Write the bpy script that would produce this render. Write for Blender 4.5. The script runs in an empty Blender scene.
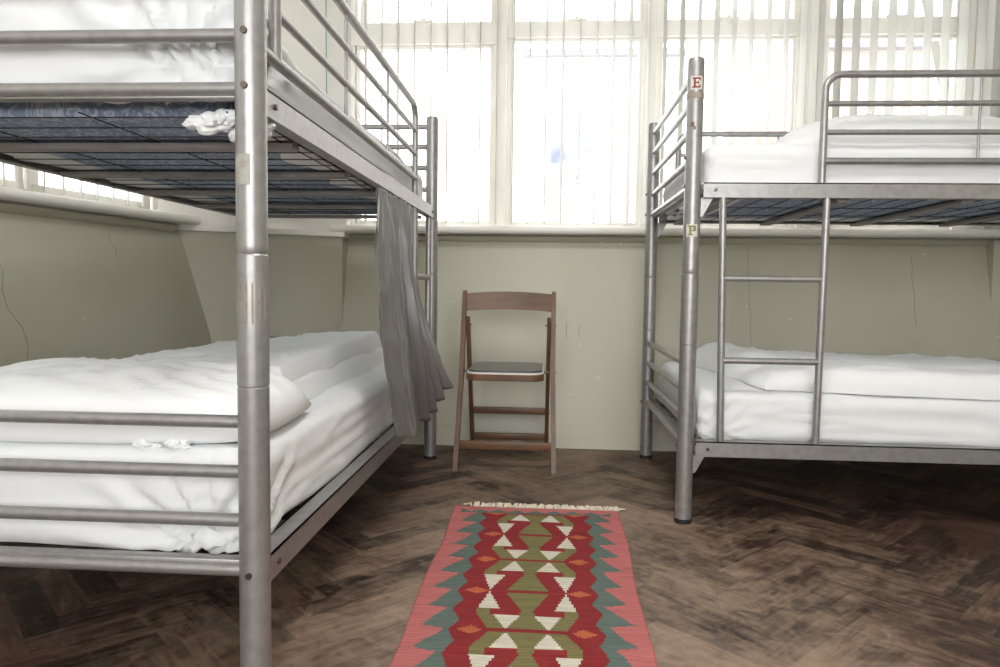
import bpy, bmesh, math, random
from mathutils import Vector, Matrix, noise
random.seed(7)
R = math.radians
PI = math.pi
S = bpy.context.scene
C = S.collection

# ------------------------------------------------------------------ materials
def srgb(r, g, b):
    f = lambda c: (c/255/12.92) if c/255 <= .04045 else ((c/255+.055)/1.055)**2.4
    return (f(r), f(g), f(b), 1)

def mat(name, col, rough=.5, metal=0, bump=None, vary=None, spec=.5, sheen=0, bstr=.2, bdist=.002, stretch=(1, 1, 1), bscale=200):
    m = bpy.data.materials.new(name); m.use_nodes = True
    nt = m.node_tree; b = nt.nodes['Principled BSDF']
    b.inputs['Base Color'].default_value = col
    b.inputs['Roughness'].default_value = rough
    b.inputs['Metallic'].default_value = metal
    b.inputs['Specular IOR Level'].default_value = spec
    if sheen: b.inputs['Sheen Weight'].default_value = sheen
    tc = nt.nodes.new('ShaderNodeTexCoord'); mp = nt.nodes.new('ShaderNodeMapping')
    mp.inputs['Scale'].default_value = stretch
    nt.links.new(tc.outputs['Object'], mp.inputs['Vector'])
    if vary:
        sc, col2, lo, hi = vary
        n = nt.nodes.new('ShaderNodeTexNoise'); n.inputs['Scale'].default_value = sc; n.inputs['Detail'].default_value = 6
        r = nt.nodes.new('ShaderNodeValToRGB'); r.color_ramp.elements[0].position = lo; r.color_ramp.elements[1].position = hi
        r.color_ramp.elements[0].color = col; r.color_ramp.elements[1].color = col2
        nt.links.new(mp.outputs[0], n.inputs['Vector']); nt.links.new(n.outputs[0], r.inputs[0]); nt.links.new(r.outputs[0], b.inputs['Base Color'])
    if bump:
        n = nt.nodes.new('ShaderNodeTexNoise'); n.inputs['Scale'].default_value = bscale; n.inputs['Detail'].default_value = 4
        bp = nt.nodes.new('ShaderNodeBump'); bp.inputs['Strength'].default_value = bstr; bp.inputs['Distance'].default_value = bdist
        nt.links.new(mp.outputs[0], n.inputs['Vector']); nt.links.new(n.outputs[0], bp.inputs['Height']); nt.links.new(bp.outputs[0], b.inputs['Normal'])
    return m

M = {}
M['silver'] = mat('silver_paint', srgb(160, 158, 156), .36, .6, vary=(40, srgb(146, 144, 142), .4, .75), bump=1, bstr=.08, bscale=300)
M['slat'] = mat('slat_metal', srgb(150, 146, 143), .5, .2, vary=(12, srgb(120, 114, 111), .4, .8))
M['wire'] = mat('dark_wire', srgb(38, 36, 38), .5, .5)
M['bolt'] = mat('bolt_metal', srgb(95, 88, 80), .35, .8)
M['sheet'] = mat('white_cotton', srgb(226, 227, 227), .92, spec=.2, sheen=.1, bump=1, bstr=.6, bdist=.008, bscale=9)
M['duvet'] = mat('white_duvet_cotton', srgb(233, 234, 234), .92, spec=.2, sheen=.1, bump=1, bstr=.6, bdist=.008, bscale=8)
M['curtain'] = mat('taupe_satin', srgb(103, 101, 99), .40, spec=.7, sheen=.1, bump=1, bstr=.15, bscale=60, stretch=(1, 1, .15))
M['wood'] = mat('chair_wood', srgb(112, 80, 56), .42, vary=(9, srgb(86, 60, 41), .35, .7), stretch=(3, 3, .6))
M['woodH'] = mat('chair_wood_rail', srgb(118, 84, 58), .42, vary=(9, srgb(90, 63, 43), .35, .7), stretch=(.6, 3, 3))
M['vinyl'] = mat('grey_vinyl', srgb(92, 90, 88), .32, bump=1, bstr=.1, bscale=150)
M['piping'] = mat('white_piping', srgb(225, 220, 212), .5)
M['cream'] = mat('cream_gloss_paint', srgb(238, 236, 229), .4, vary=(3, srgb(226, 223, 212), .45, .8), bump=1, bstr=.1, bscale=12)
M['frame'] = mat('window_frame_paint', srgb(240, 238, 231), .45, vary=(6, srgb(230, 227, 218), .5, .85))
M['vane'] = None
M['ceil'] = mat('ceiling_paint', srgb(225, 223, 216), .9)
M['brick'] = mat('pale_brick', srgb(168, 146, 138), .9, vary=(3, srgb(180, 164, 158), .3, .7))
M['render'] = mat('pale_render', srgb(220, 218, 214), .9)
M['grey'] = mat('grey_gutter', srgb(132, 130, 132), .8)
M['tape'] = mat('brown_stained_tape', srgb(150, 140, 126), .6, vary=(38, srgb(118, 106, 92), .48, .7))
M['worn'] = mat('worn_label', srgb(168, 165, 158), .6, vary=(60, srgb(150, 146, 138), .4, .6))
M['paper'] = mat('sticker_paper', srgb(205, 201, 192), .5)
M['red'] = mat('sticker_red', srgb(132, 34, 40), .5)
M['olive'] = mat('sticker_olive', srgb(125, 122, 75), .5)
M['brown'] = mat('sticker_brown', srgb(120, 85, 60), .5)
M['fringe'] = mat('cotton_fringe', srgb(214, 204, 184), .9)
M['board'] = mat('notice_board_blue_mottle', srgb(132, 132, 138), .8, vary=(4, srgb(104, 108, 145), .55, .7))
M['cord'] = mat('green_cord', srgb(90, 150, 125), .7)
M['rubber'] = mat('black_rubber', srgb(28, 27, 27), .7)

def wall_mat():
    m = bpy.data.materials.new('green_grey_wall_paint'); m.use_nodes = True
    nt = m.node_tree; N = nt.nodes.new; L = nt.links.new; b = nt.nodes['Principled BSDF']
    tc = N('ShaderNodeTexCoord')
    n1 = N('ShaderNodeTexNoise'); n1.inputs['Scale'].default_value = 1.6; n1.inputs['Detail'].default_value = 5
    r1 = N('ShaderNodeValToRGB'); r1.color_ramp.elements[0].position = .3; r1.color_ramp.elements[1].position = .7
    r1.color_ramp.elements[0].color = srgb(180, 177, 158); r1.color_ramp.elements[1].color = srgb(192, 189, 171)
    L(tc.outputs['Object'], n1.inputs['Vector']); L(n1.outputs[0], r1.inputs[0])
    # chips showing pale plaster
    n2 = N('ShaderNodeTexNoise'); n2.inputs['Scale'].default_value = 26; n2.inputs['Detail'].default_value = 3
    r2 = N('ShaderNodeValToRGB'); r2.color_ramp.elements[0].position = .735; r2.color_ramp.elements[1].position = .745
    L(tc.outputs['Object'], n2.inputs['Vector']); L(n2.outputs[0], r2.inputs[0])
    # long dark scuffs
    mp = N('ShaderNodeMapping'); mp.inputs['Scale'].default_value = (14, 14, 60); mp.inputs['Rotation'].default_value = (.3, .5, 0)
    n3 = N('ShaderNodeTexNoise'); n3.inputs['Scale'].default_value = .7; n3.inputs['Detail'].default_value = 5
    r3 = N('ShaderNodeValToRGB'); r3.color_ramp.elements[0].position = .66; r3.color_ramp.elements[1].position = .78
    r3.color_ramp.elements[1].color = (.35, .35, .35, 1)
    L(tc.outputs['Object'], mp.inputs['Vector']); L(mp.outputs[0], n3.inputs['Vector']); L(n3.outputs[0], r3.inputs[0])
    sp = N('ShaderNodeSeparateXYZ'); L(tc.outputs['Object'], sp.inputs[0])
    low = N('ShaderNodeMapRange'); low.inputs[1].default_value = .05; low.inputs[2].default_value = .45; low.inputs[3].default_value = 1; low.inputs[4].default_value = .15
    L(sp.outputs[2], low.inputs[0])
    mu = N('ShaderNodeMath'); mu.operation = 'MULTIPLY'; L(r3.outputs[0], mu.inputs[0]); L(low.outputs[0], mu.inputs[1])
    m1 = N('ShaderNodeMixRGB'); L(r2.outputs[0], m1.inputs[0]); L(r1.outputs[0], m1.inputs[1]); m1.inputs[2].default_value = srgb(215, 212, 196)
    m2 = N('ShaderNodeMixRGB'); L(mu.outputs[0], m2.inputs[0]); L(m1.outputs[0], m2.inputs[1]); m2.inputs[2].default_value = srgb(70, 68, 56)
    L(m2.outputs[0], b.inputs['Base Color'])
    b.inputs['Roughness'].default_value = .42
    n4 = N('ShaderNodeTexNoise'); n4.inputs['Scale'].default_value = 7; n4.inputs['Detail'].default_value = 8
    bp = N('ShaderNodeBump'); bp.inputs['Strength'].default_value = .25; bp.inputs['Distance'].default_value = .006
    L(tc.outputs['Object'], n4.inputs['Vector']); L(n4.outputs[0], bp.inputs['Height']); L(bp.outputs[0], b.inputs['Normal'])
    return m
M['wall'] = wall_mat()

def vane_mat():
    m = bpy.data.materials.new('white_blind_fabric'); m.use_nodes = True
    nt = m.node_tree; b = nt.nodes['Principled BSDF']; out = nt.nodes['Material Output']
    b.inputs['Base Color'].default_value = srgb(226, 225, 220); b.inputs['Roughness'].default_value = .8
    t = nt.nodes.new('ShaderNodeBsdfTranslucent'); t.inputs[0].default_value = srgb(208, 207, 202)
    mx = nt.nodes.new('ShaderNodeMixShader'); mx.inputs[0].default_value = .3
    nt.links.new(b.outputs[0], mx.inputs[1]); nt.links.new(t.outputs[0], mx.inputs[2]); nt.links.new(mx.outputs[0], out.inputs[0])
    return m
M['vane'] = vane_mat()

def glass_mat():
    m = bpy.data.materials.new('window_glass'); m.use_nodes = True
    nt = m.node_tree; out = nt.nodes['Material Output']
    g = nt.nodes.new('ShaderNodeBsdfGlossy'); g.inputs['Roughness'].default_value = .02
    t = nt.nodes.new('ShaderNodeBsdfTransparent'); t.inputs[0].default_value = (.96, .97, .97, 1)
    mx = nt.nodes.new('ShaderNodeMixShader'); mx.inputs[0].default_value = .035
    nt.links.new(t.outputs[0], mx.inputs[1]); nt.links.new(g.outputs[0], mx.inputs[2]); nt.links.new(mx.outputs[0], out.inputs[0])
    return m
M['glass'] = glass_mat()

def tick_mat():
    m = bpy.data.materials.new('navy_mattress_ticking'); m.use_nodes = True
    nt = m.node_tree; N = nt.nodes.new; L = nt.links.new; b = nt.nodes['Principled BSDF']
    tc = N('ShaderNodeTexCoord'); n = N('ShaderNodeTexNoise'); n.inputs['Scale'].default_value = 11; n.inputs['Detail'].default_value = 3; n.inputs['Distortion'].default_value = 2.5
    r = N('ShaderNodeValToRGB'); e = r.color_ramp.elements
    e[0].position = .40; e[0].color = srgb(128, 142, 166); e[1].position = .47; e[1].color = srgb(185, 192, 204)
    a = e.new(.50); a.color = srgb(134, 147, 170); a = e.new(.58); a.color = srgb(112, 126, 152); a = e.new(.62); a.color = srgb(175, 183, 198); a = e.new(.66); a.color = srgb(122, 136, 160)
    L(tc.outputs['Object'], n.inputs['Vector']); L(n.outputs[0], r.inputs[0]); L(r.outputs[0], b.inputs['Base Color']); b.inputs['Roughness'].default_value = .8
    return m
M['tick'] = tick_mat()

def parquet_mat():
    m = bpy.data.materials.new('worn_dark_parquet'); m.use_nodes = True
    nt = m.node_tree; N = nt.nodes.new; L = nt.links.new; b = nt.nodes['Principled BSDF']
    uv = N('ShaderNodeUVMap'); uv.uv_map = 'UVMap'; at = N('ShaderNodeAttribute'); at.attribute_name = 'plank'
    tc = N('ShaderNodeTexCoord')
    def noise_(scale, det, vec, dist=0):
        n = N('ShaderNodeTexNoise'); n.inputs['Scale'].default_value = scale; n.inputs['Detail'].default_value = det; n.inputs['Distortion'].default_value = dist
        n.inputs['Roughness'].default_value = .6
        L(vec, n.inputs['Vector']); return n.outputs[0]
    def ramp(v, p0, c0, p1, c1):
        r = N('ShaderNodeValToRGB'); e = r.color_ramp.elements; e[0].position = p0; e[0].color = c0; e[1].position = p1; e[1].color = c1
        L(v, r.inputs[0]); return r.outputs[0]
    def mix(f, a, c, mode='MIX'):
        x = N('ShaderNodeMixRGB'); x.blend_type = mode
        for i, v in enumerate((f, a, c)):
            if hasattr(v, 'links'): L(v, x.inputs[i])
            else: x.inputs[i].default_value = v
        return x.outputs[0]
    def math_(op, a, c):
        x = N('ShaderNodeMath'); x.operation = op
        for i, v in enumerate((a, c)):
            if hasattr(v, 'links'): L(v, x.inputs[i])
            else: x.inputs[i].default_value = v
        return x.outputs[0]
    mp = N('ShaderNodeMapping'); mp.inputs['Scale'].default_value = (6, 48, 1); L(uv.outputs[0], mp.inputs[0])
    grain = noise_(1, 6, mp.outputs[0], .6)
    wear = noise_(2.2, 8, tc.outputs['Object'], .4)
    wear2 = noise_(14, 8, tc.outputs['Object'], 1.2)
    base = ramp(at.outputs['Fac'], 0, srgb(46, 34, 29), 1, srgb(90, 68, 56))
    g = ramp(grain, .32, (.5, .5, .5, 1), .68, (1.4, 1.36, 1.3, 1))
    c1 = mix(1.0, base, g, 'MULTIPLY')
    # bare worn wood plus painted light pool: palest between the beds, towards the viewer
    sp = N('ShaderNodeSeparateXYZ'); L(tc.outputs['Object'], sp.inputs[0])
    ax = math_('ABSOLUTE', math_('SUBTRACT', sp.outputs[0], .1), 0)
    aisle = N('ShaderNodeMapRange'); aisle.inputs[1].default_value = .3; aisle.inputs[2].default_value = 1.3; aisle.inputs[3].default_value = .15; aisle.inputs[4].default_value = -.2
    L(ax, aisle.inputs[0])
    far = N('ShaderNodeMapRange'); far.inputs[1].default_value = 1.5; far.inputs[2].default_value = 3.2; far.inputs[3].default_value = .06; far.inputs[4].default_value = -.1
    L(sp.outputs[1], far.inputs[0])
    w = math_('ADD', math_('ADD', wear, aisle.outputs[0]), far.outputs[0])
    w = math_('ADD', w, math_('MULTIPLY', math_('SUBTRACT', at.outputs['Fac'], .5), .12))
    w = math_('ADD', w, math_('MULTIPLY', math_('SUBTRACT', wear2, .5), .9))
    w = math_('ADD', w, math_('MULTIPLY', math_('SUBTRACT', grain, .5), .35))
    wf = ramp(w, .36, (0, 0, 0, 1), 1.0, (1, 1, 1, 1))
    c2 = mix(wf, c1, srgb(158, 136, 116))
    # seams between the blocks
    su = N('ShaderNodeSeparateXYZ'); L(uv.outputs[0], su.inputs[0])
    seam = N('ShaderNodeAttribute'); seam.attribute_name = 'edge'
    sv = N('ShaderNodeSeparateColor'); L(seam.outputs['Color'], sv.inputs[0])
    e1 = math_('MINIMUM', sv.outputs[0], sv.outputs[1])
    sf = ramp(e1, .004, (1, 1, 1, 1), .02, (0, 0, 0, 1))
    c3 = mix(math_('MULTIPLY', sf, .85), c2, srgb(30, 24, 22))
    # pale scratches
    mp2 = N('ShaderNodeMapping'); mp2.inputs['Scale'].default_value = (3, 140, 1); mp2.inputs['Rotation'].default_value = (0, 0, .5); L(tc.outputs['Object'], mp2.inputs[0])
    scr = ramp(noise_(1, 2, mp2.outputs[0]), .70, (0, 0, 0, 1), .76, (.5, .5, .5, 1))
    c4 = mix(scr, c3, srgb(165, 148, 128))
    L(c4, b.inputs['Base Color'])
    rr = N('ShaderNodeMapRange'); rr.inputs[1].default_value = .3; rr.inputs[2].default_value = .7; rr.inputs[3].default_value = .42; rr.inputs[4].default_value = .7; b.inputs['Specular IOR Level'].default_value = .35
    L(wear2, rr.inputs[0]); L(rr.outputs[0], b.inputs['Roughness'])
    bp = N('ShaderNodeBump'); bp.inputs['Strength'].default_value = .3; bp.inputs['Distance'].default_value = .002
    L(math_('SUBTRACT', grain, math_('MULTIPLY', sf, 1.0)), bp.inputs['Height']); L(bp.outputs[0], b.inputs['Normal'])
    return m
M['parquet'] = parquet_mat()

def rug_mat():
    m = bpy.data.materials.new('kilim_wool'); m.use_nodes = True
    nt = m.node_tree; N = nt.nodes.new; L = nt.links.new; b = nt.nodes['Principled BSDF']
    at = N('ShaderNodeAttribute'); at.attribute_name = 'yarn'
    tc = N('ShaderNodeTexCoord'); mp = N('ShaderNodeMapping'); mp.inputs['Scale'].default_value = (14, 190, 1); L(tc.outputs['Object'], mp.inputs[0])
    n = N('ShaderNodeTexNoise'); n.inputs['Scale'].default_value = 1; n.inputs['Detail'].default_value = 3; L(mp.outputs[0], n.inputs['Vector'])
    r = N('ShaderNodeValToRGB'); r.color_ramp.elements[0].position = .3; r.color_ramp.elements[0].color = (.72, .72, .72, 1); r.color_ramp.elements[1].position = .7; r.color_ramp.elements[1].color = (1.15, 1.12, 1.1, 1)
    L(n.outputs[0], r.inputs[0])
    x = N('ShaderNodeMixRGB'); x.blend_type = 'MULTIPLY'; x.inputs[0].default_value = .8; L(at.outputs['Color'], x.inputs[1]); L(r.outputs[0], x.inputs[2]); L(x.outputs[0], b.inputs['Base Color'])
    b.inputs['Roughness'].default_value = .95; b.inputs['Specular IOR Level'].default_value = .15
    w = N('ShaderNodeTexWave'); w.bands_direction = 'Y'; w.inputs['Scale'].default_value = 55; L(tc.outputs['Object'], w.inputs['Vector'])
    bp = N('ShaderNodeBump'); bp.inputs['Strength'].default_value = .5; bp.inputs['Distance'].default_value = .002; L(w.outputs[0], bp.inputs['Height']); L(bp.outputs[0], b.inputs['Normal'])
    return m
M['rug'] = rug_mat()

# ------------------------------------------------------------------ helpers
def tag(o, label=None, cat=None, group=None, kind=None):
    if label: o['label'] = label
    if cat: o['category'] = cat
    if group: o['group'] = group
    if kind: o['kind'] = kind
    return o

def empty(name, loc=(0, 0, 0), rz=0):
    o = bpy.data.objects.new(name, None); C.objects.link(o); o.location = loc; o.rotation_euler = (0, 0, rz); o.empty_display_size = .1
    return o

def obj(name, bm, m, parent=None, smooth=True, sharp=40):
    bmesh.ops.recalc_face_normals(bm, faces=bm.faces[:])
    me = bpy.data.meshes.new(name); bm.to_mesh(me); bm.free()
    if smooth:
        for p in me.polygons: p.use_smooth = True
        me.set_sharp_from_angle(angle=R(sharp))
    for mm in (m if isinstance(m, list) else [m]): me.materials.append(mm)
    o = bpy.data.objects.new(name, me); C.objects.link(o)
    if parent: o.parent = parent
    return o

def box(bm, c, s, rot=None, bev=0, T=None):
    g = bmesh.ops.create_cube(bm, size=1); vs = g['verts']
    Mx = Matrix.Translation(c) @ (rot.to_4x4() if rot else Matrix.Identity(4)) @ Matrix.Diagonal((s[0], s[1], s[2], 1))
    bmesh.ops.transform(bm, matrix=Mx, verts=vs)
    if bev:
        es = list({e for v in vs for e in v.link_edges})
        bmesh.ops.bevel(bm, geom=es, offset=bev, segments=2, affect='EDGES', profile=.5)

def bx(bm, x0, x1, y0, y1, z0, z1, bev=0):
    box(bm, ((x0+x1)/2, (y0+y1)/2, (z0+z1)/2), (abs(x1-x0), abs(y1-y0), abs(z1-z0)), bev=bev)

def beam(bm, p, q, w, h, bev=0, up=(0, 0, 1)):
    p = Vector(p); q = Vector(q); d = (q-p); L = d.length; d.normalize()
    u = Vector(up)
    if abs(d.dot(u)) > .98: u = Vector((0, 1, 0))
    s = d.cross(u).normalized(); u = s.cross(d).normalized()
    rot = Matrix((s, d, u)).transposed()
    box(bm, (p+q)/2, (w, L, h), rot=rot, bev=bev)

def tube(bm, pts, r, n=16, cap=True, radii=None):
    pts = [Vector(p) for p in pts]; rings = []
    prev = None
    for i, p in enumerate(pts):
        if i == 0: d = pts[1]-pts[0]
        elif i == len(pts)-1: d = pts[-1]-pts[-2]
        else: d = (pts[i+1]-p).normalized()+(p-pts[i-1]).normalized()
        d.normalize()
        if prev is None:
            a = Vector((0, 0, 1)) if abs(d.z) < .9 else Vector((1, 0, 0))
            s = d.cross(a).normalized()
        else: s = (prev-d*prev.dot(d)).normalized()
        prev = s; t = d.cross(s)
        rr = radii[i] if radii else r
        rings.append([bm.verts.new(p+(s*math.cos(2*PI*k/n)+t*math.sin(2*PI*k/n))*rr) for k in range(n)])
    for a, b in zip(rings, rings[1:]):
        for k in range(n): bm.faces.new((a[k], a[(k+1) % n], b[(k+1) % n], b[k]))
    if cap:
        bm.faces.new(rings[0]); bm.faces.new(rings[-1])

def arc_path(p0, corner, p1, r, n=8):
    c = Vector(corner); a = (Vector(p0)-c).normalized(); b = (Vector(p1)-c).normalized()
    ctr = c+(a+b)*r; out = []
    for i in range(n+1):
        t = i/n*PI/2
        out.append(ctr-b*r*math.cos(t)-a*r*math.sin(t))
    return [Vector(p0)]+out+[Vector(p1)]

def fbm(p, o=4): return noise.fractal(p, 1.0, 2.1, o)

def cloth_box(x0, x1, y0, y1, z0, z1, r, step, disp, skip_bottom=False):
    """rounded box made of fine grids, displaced by disp(p, normal) -> vector"""
    c = Vector(((x0+x1)/2, (y0+y1)/2, (z0+z1)/2)); h = Vector((x1-x0, y1-y0, z1-z0))/2
    bm = bmesh.new()
    nx = max(4, int(2*h.x/step)); ny = max(4, int(2*h.y/step)); nz = max(5, int(2*h.z/step))
    def grid(a, na, b, nb, w, sg):
        vs = [[None]*(nb+1) for _ in range(na+1)]
        for i in range(na+1):
            for j in range(nb+1):
                p = Vector((0, 0, 0)); p[a] = -h[a]+2*h[a]*i/na; p[b] = -h[b]+2*h[b]*j/nb; p[w] = sg*h[w]
                vs[i][j] = bm.verts.new(p)
        for i in range(na):
            for j in range(nb): bm.faces.new((vs[i][j], vs[i+1][j], vs[i+1][j+1], vs[i][j+1]))
    for sg in (-1, 1):
        if not (skip_bottom and sg == -1): grid(0, nx, 1, ny, 2, sg)
        grid(0, nx, 2, nz, 1, sg); grid(1, ny, 2, nz, 0, sg)
    bmesh.ops.remove_doubles(bm, verts=bm.verts[:], dist=step*.05)
    for v in bm.verts:
        p = v.co; q = Vector([max(-h[i]+r, min(h[i]-r, p[i])) for i in range(3)])
        n = p-q
        if n.length < 1e-6: n = Vector((0, 0, 1))
        n.normalize(); pp = q+n*r+c
        v.co = pp+disp(pp, n)
    return bm

def pillow_pad(cx, cy, L, W, H, zb, rz, nx=44, ny=30, seed=0, pw=.42, wr=.006, flat=.25):
    """a closed soft pad: flat-ish bottom on zb, domed top, pinched rim"""
    bm = bmesh.new(); top = []; bot = []
    ca, sa = math.cos(rz), math.sin(rz)
    for i in range(nx+1):
        rt, rb = [], []
        for j in range(ny+1):
            s = -1+2*i/nx; t = -1+2*j/ny
            e = max(0, (1-abs(s)**3.2))*max(0, (1-abs(t)**3.2)); e = e**pw
            x = s*L/2*(1-.05*(t*t)); y = t*W/2*(1-.06*(s*s))
            P = Vector((x*5+seed, y*5, seed*.7)); n = fbm(P)*.5
            rid = (1-abs(noise.noise(Vector((x*7+seed*3, y*16+x*5, seed)))))**6
            zt = H*flat+(H*(1-flat))*e*(1+.18*n)+wr*rid*e*2
            zl = H*flat-(H*flat)*e
            X = cx+x*ca-y*sa; Y = cy+x*sa+y*ca
            rt.append(bm.verts.new((X, Y, zb+zt)))
            rb.append(rt[-1] if i in (0, nx) or j in (0, ny) else bm.verts.new((X, Y, zb+zl)))
        top.append(rt); bot.append(rb)
    for i in range(nx):
        for j in range(ny):
            bm.faces.new((top[i][j], top[i+1][j], top[i+1][j+1], top[i][j+1]))
            try: bm.faces.new((bot[i][j], bot[i][j+1], bot[i+1][j+1], bot[i+1][j]))
            except ValueError: pass
    return bm

def slab(edge, h, zb, ns, nt, round_=.05):
    """closed soft slab; edge(s,t)->(x,y), h(x,y,s,t)-> thickness, zb(x,y)-> underside height"""
    bm = bmesh.new(); top = []; bot = []
    for i in range(ns+1):
        a, b = [], []
        for j in range(nt+1):
            s = i/ns; t = j/nt
            s += .8*(.5-.5*math.cos(PI*s)-s); t += .8*(.5-.5*math.cos(PI*t)-t)
            x, y = edge(s, t)
            H = h(x, y, s, t)
            a.append(bm.verts.new((x, y, zb(x, y)+H)))
            b.append(bm.verts.new((x, y, zb(x, y))) )
        top.append(a); bot.append(b)
    for i in range(ns):
        for j in range(nt):
            bm.faces.new((top[i][j], top[i+1][j], top[i+1][j+1], top[i][j+1]))
            bm.faces.new((bot[i][j], bot[i][j+1], bot[i+1][j+1], bot[i+1][j]))
    for i in range(ns):
        bm.faces.new((top[i][0], bot[i][0], bot[i+1][0], top[i+1][0])); bm.faces.new((top[i][nt], top[i+1][nt], bot[i+1][nt], bot[i][nt]))
    for j in range(nt):
        bm.faces.new((top[0][j], top[0][j+1], bot[0][j+1], bot[0][j])); bm.faces.new((top[ns][j], bot[ns][j], bot[ns][j+1], top[ns][j+1]))
    return bm

def edge_round(d, r):
    """profile 0..1: rises like a quarter circle over distance r"""
    if d >= r: return 1
    q = 1-max(0, d)/r
    return math.sqrt(max(0, 1-q*q))

def crumple(c, s, seed, n=22, dirv=None):
    bm = bmesh.new()
    bmesh.ops.create_icosphere(bm, subdivisions=5, radius=1)
    for v in bm.verts:
        p = v.co.copy(); k = 1+.45*fbm(p*.9+Vector((seed, 0, 0)), 2)
        rid = abs(noise.noise(Vector((p.x*1.3+p.y*.8, p.y*2.4-p.x, p.z*.8))+Vector((0, seed, 0))))
        k -= .34*(1-rid)**4
        k -= .16*(1-abs(noise.noise(p*3.1+Vector((seed, 3, 0)))))**6
        v.co = Vector((p.x*s[0], p.y*s[1], p.z*s[2]))*k+Vector(c)
    return bm

# ------------------------------------------------------------------ floor
def build_floor():
    bm = bmesh.new(); uvl = bm.loops.layers.uv.new('UVMap')
    pl = bm.faces.layers.float.new('plank'); ed = bm.loops.layers.float_color.new('edge')
    W, L = .08, .40; ang = R(-45+90)
    ca, sa = math.cos(ang), math.sin(ang)
    x0, x1, y0, y1 = -2.9, 3.4, -2.4, 3.95
    rng = random.Random(3)
    def plank(px, py, w, h, alongx):
        cx, cy = px+w/2, py+h/2
        X = cx*ca-cy*sa; Y = cx*sa+cy*ca+.8
        if not (x0-.3 < X < x1+.3 and y0-.3 < Y < y1+.3): return
        vs = []
        for (a, b) in ((px, py), (px+w, py), (px+w, py+h), (px, py+h)):
            vs.append(bm.verts.new((a*ca-b*sa, a*sa+b*ca+.8, 0)))
        f = bm.faces.new(vs); f[pl] = rng.random(); o1, o2 = rng.random()*50, rng.random()*50
        uvs = ((0, 0), (L, 0), (L, W), (0, W)) if alongx else ((0, W), (0, 0), (L, 0), (L, W))
        for lp, (u, v) in zip(f.loops, uvs): lp[uvl].uv = (u+o1, v+o2)
    for n in range(-16, 17):
        for k in range(-75, 76):
            plank(k*W+2*L*n, k*W, L, W, True)
            plank(k*W+L+2*L*n, k*W+W-L, W, L, False)
    # inset rim carrying the seam mask
    fs = bm.faces[:]
    for f in fs:
        for lp in f.loops: lp[ed] = (1, 1, 1, 1)
    r = bmesh.ops.inset_individual(bm, faces=fs, thickness=.004, depth=0)
    for f in r['faces']:
        for lp in f.loops:
            lp[ed] = (1, 1, 1, 1)
    inner = set(v for f in fs for v in f.verts)
    for f in bm.faces:
        for lp in f.loops:
            val = 1.0 if lp.vert in inner else 0.0
            lp[ed] = (val, val, val, 1)
    o = obj('floor', bm, M['parquet'], smooth=False)
    tag(o, kind='structure')
build_floor()
sb = bmesh.new(); bx(sb, -3.2, 3.7, -2.7, 4.3, -.12, -.004)
tag(obj('floor', sb, M['wall'], smooth=False), kind='structure')

# ------------------------------------------------------------------ room shell
def prism(plan, z0, z1):
    """vertical prism over a plan polygon"""
    bm = bmesh.new()
    a = [bm.verts.new((x, y, z0)) for x, y in plan]; b = [bm.verts.new((x, y, z1)) for x, y in plan]
    n = len(plan)
    for i in range(n): bm.faces.new((a[i], a[(i+1) % n], b[(i+1) % n], b[i]))
    bm.faces.new(a); bm.faces.new(b)
    return bm

SILL = 1.14
# back wall under the windows: leans back towards the sill, profile swept along x
def swept(profile, pts, cap=True):
    """profile list of (offset outwards, z); pts = [(x,y,nx,ny)] positions with outward direction"""
    bm = bmesh.new(); rows = []
    for (x, y, nx, ny) in pts:
        rows.append([bm.verts.new((x+nx*o, y+ny*o, z)) for o, z in profile])
    n = len(profile)
    for a, b in zip(rows, rows[1:]):
        for k in range(n): bm.faces.new((a[k], a[(k+1) % n], b[(k+1) % n], b[k]))
    if cap: bm.faces.new(rows[0]); bm.faces.new(rows[-1])
    return bm
prof_back = [(3.668, -.02), (3.755, .6), (3.88, 1.10), (4.14, 1.10), (4.14, -.02)]
pts = [(-1.75+i*.1, 0, 0, 1) for i in range(47)]
tag(obj('wall_back', swept(prof_back, pts), M['wall'], sharp=15), kind='structure')
# left wall: slightly splayed, leaning as well
dL = Vector((-.17, -1, 0)).normalized()          # running direction towards the camera
nL = Vector((-1, .17, 0)).normalized()           # outwards
def leftp(s, o=0):                                # s metres from the far corner; o outwards of sill-height wall line
    p = Vector((-1.775, 3.33, 0))+dL*s+nL*o
    return p
prof_left = [(-.125, -.02), (-.125, .47), (0, 1.10), (.25, 1.10), (.25, -.02)]
pl = [(*leftp(s)[:2], nL.x, nL.y) for s in [i*.15-.12 for i in range(40)]]
tag(obj('wall_left', swept(prof_left, pl), M['wall'], sharp=15), kind='structure')
# hairline cracks and scratches in the plaster
M['crack'] = mat('plaster_crack', srgb(128, 124, 106), .9)
def crack(parent, pts, w=.0022):
    b = bmesh.new(); tube(b, pts, w/2, 6); obj('plaster_crack', b, M['crack'], parent)
wl = bpy.data.objects['wall_left']; wb = bpy.data.objects['wall_back']
def onleft(s, z): p = leftp(s, -.125*(1.10-z)/.63 if z > .47 else -.125); return (p.x, p.y, z)
crack(wl, [onleft(1.0+.02*math.sin(i*1.7)-.012*i, 1.05-.065*i) for i in range(9)])
crack(wl, [onleft(.42+.012*math.sin(i*2.1)-.006*i, 1.02-.03*i) for i in range(4)], .002)
yb = lambda z: 3.668+(3.755-3.668)*(z+.02)/.62
for x, z0, z1 in ((.10, .56, .64), (.165, .565, .63)): crack(wb, [(x, yb(z0), z0), (x, yb((z0+z1)/2), (z0+z1)/2), (x+.002, yb(z1), z1)], .003)
yb2 = lambda z: 3.755+.125*(z-.6)/.5 if z > .6 else yb(z)
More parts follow.
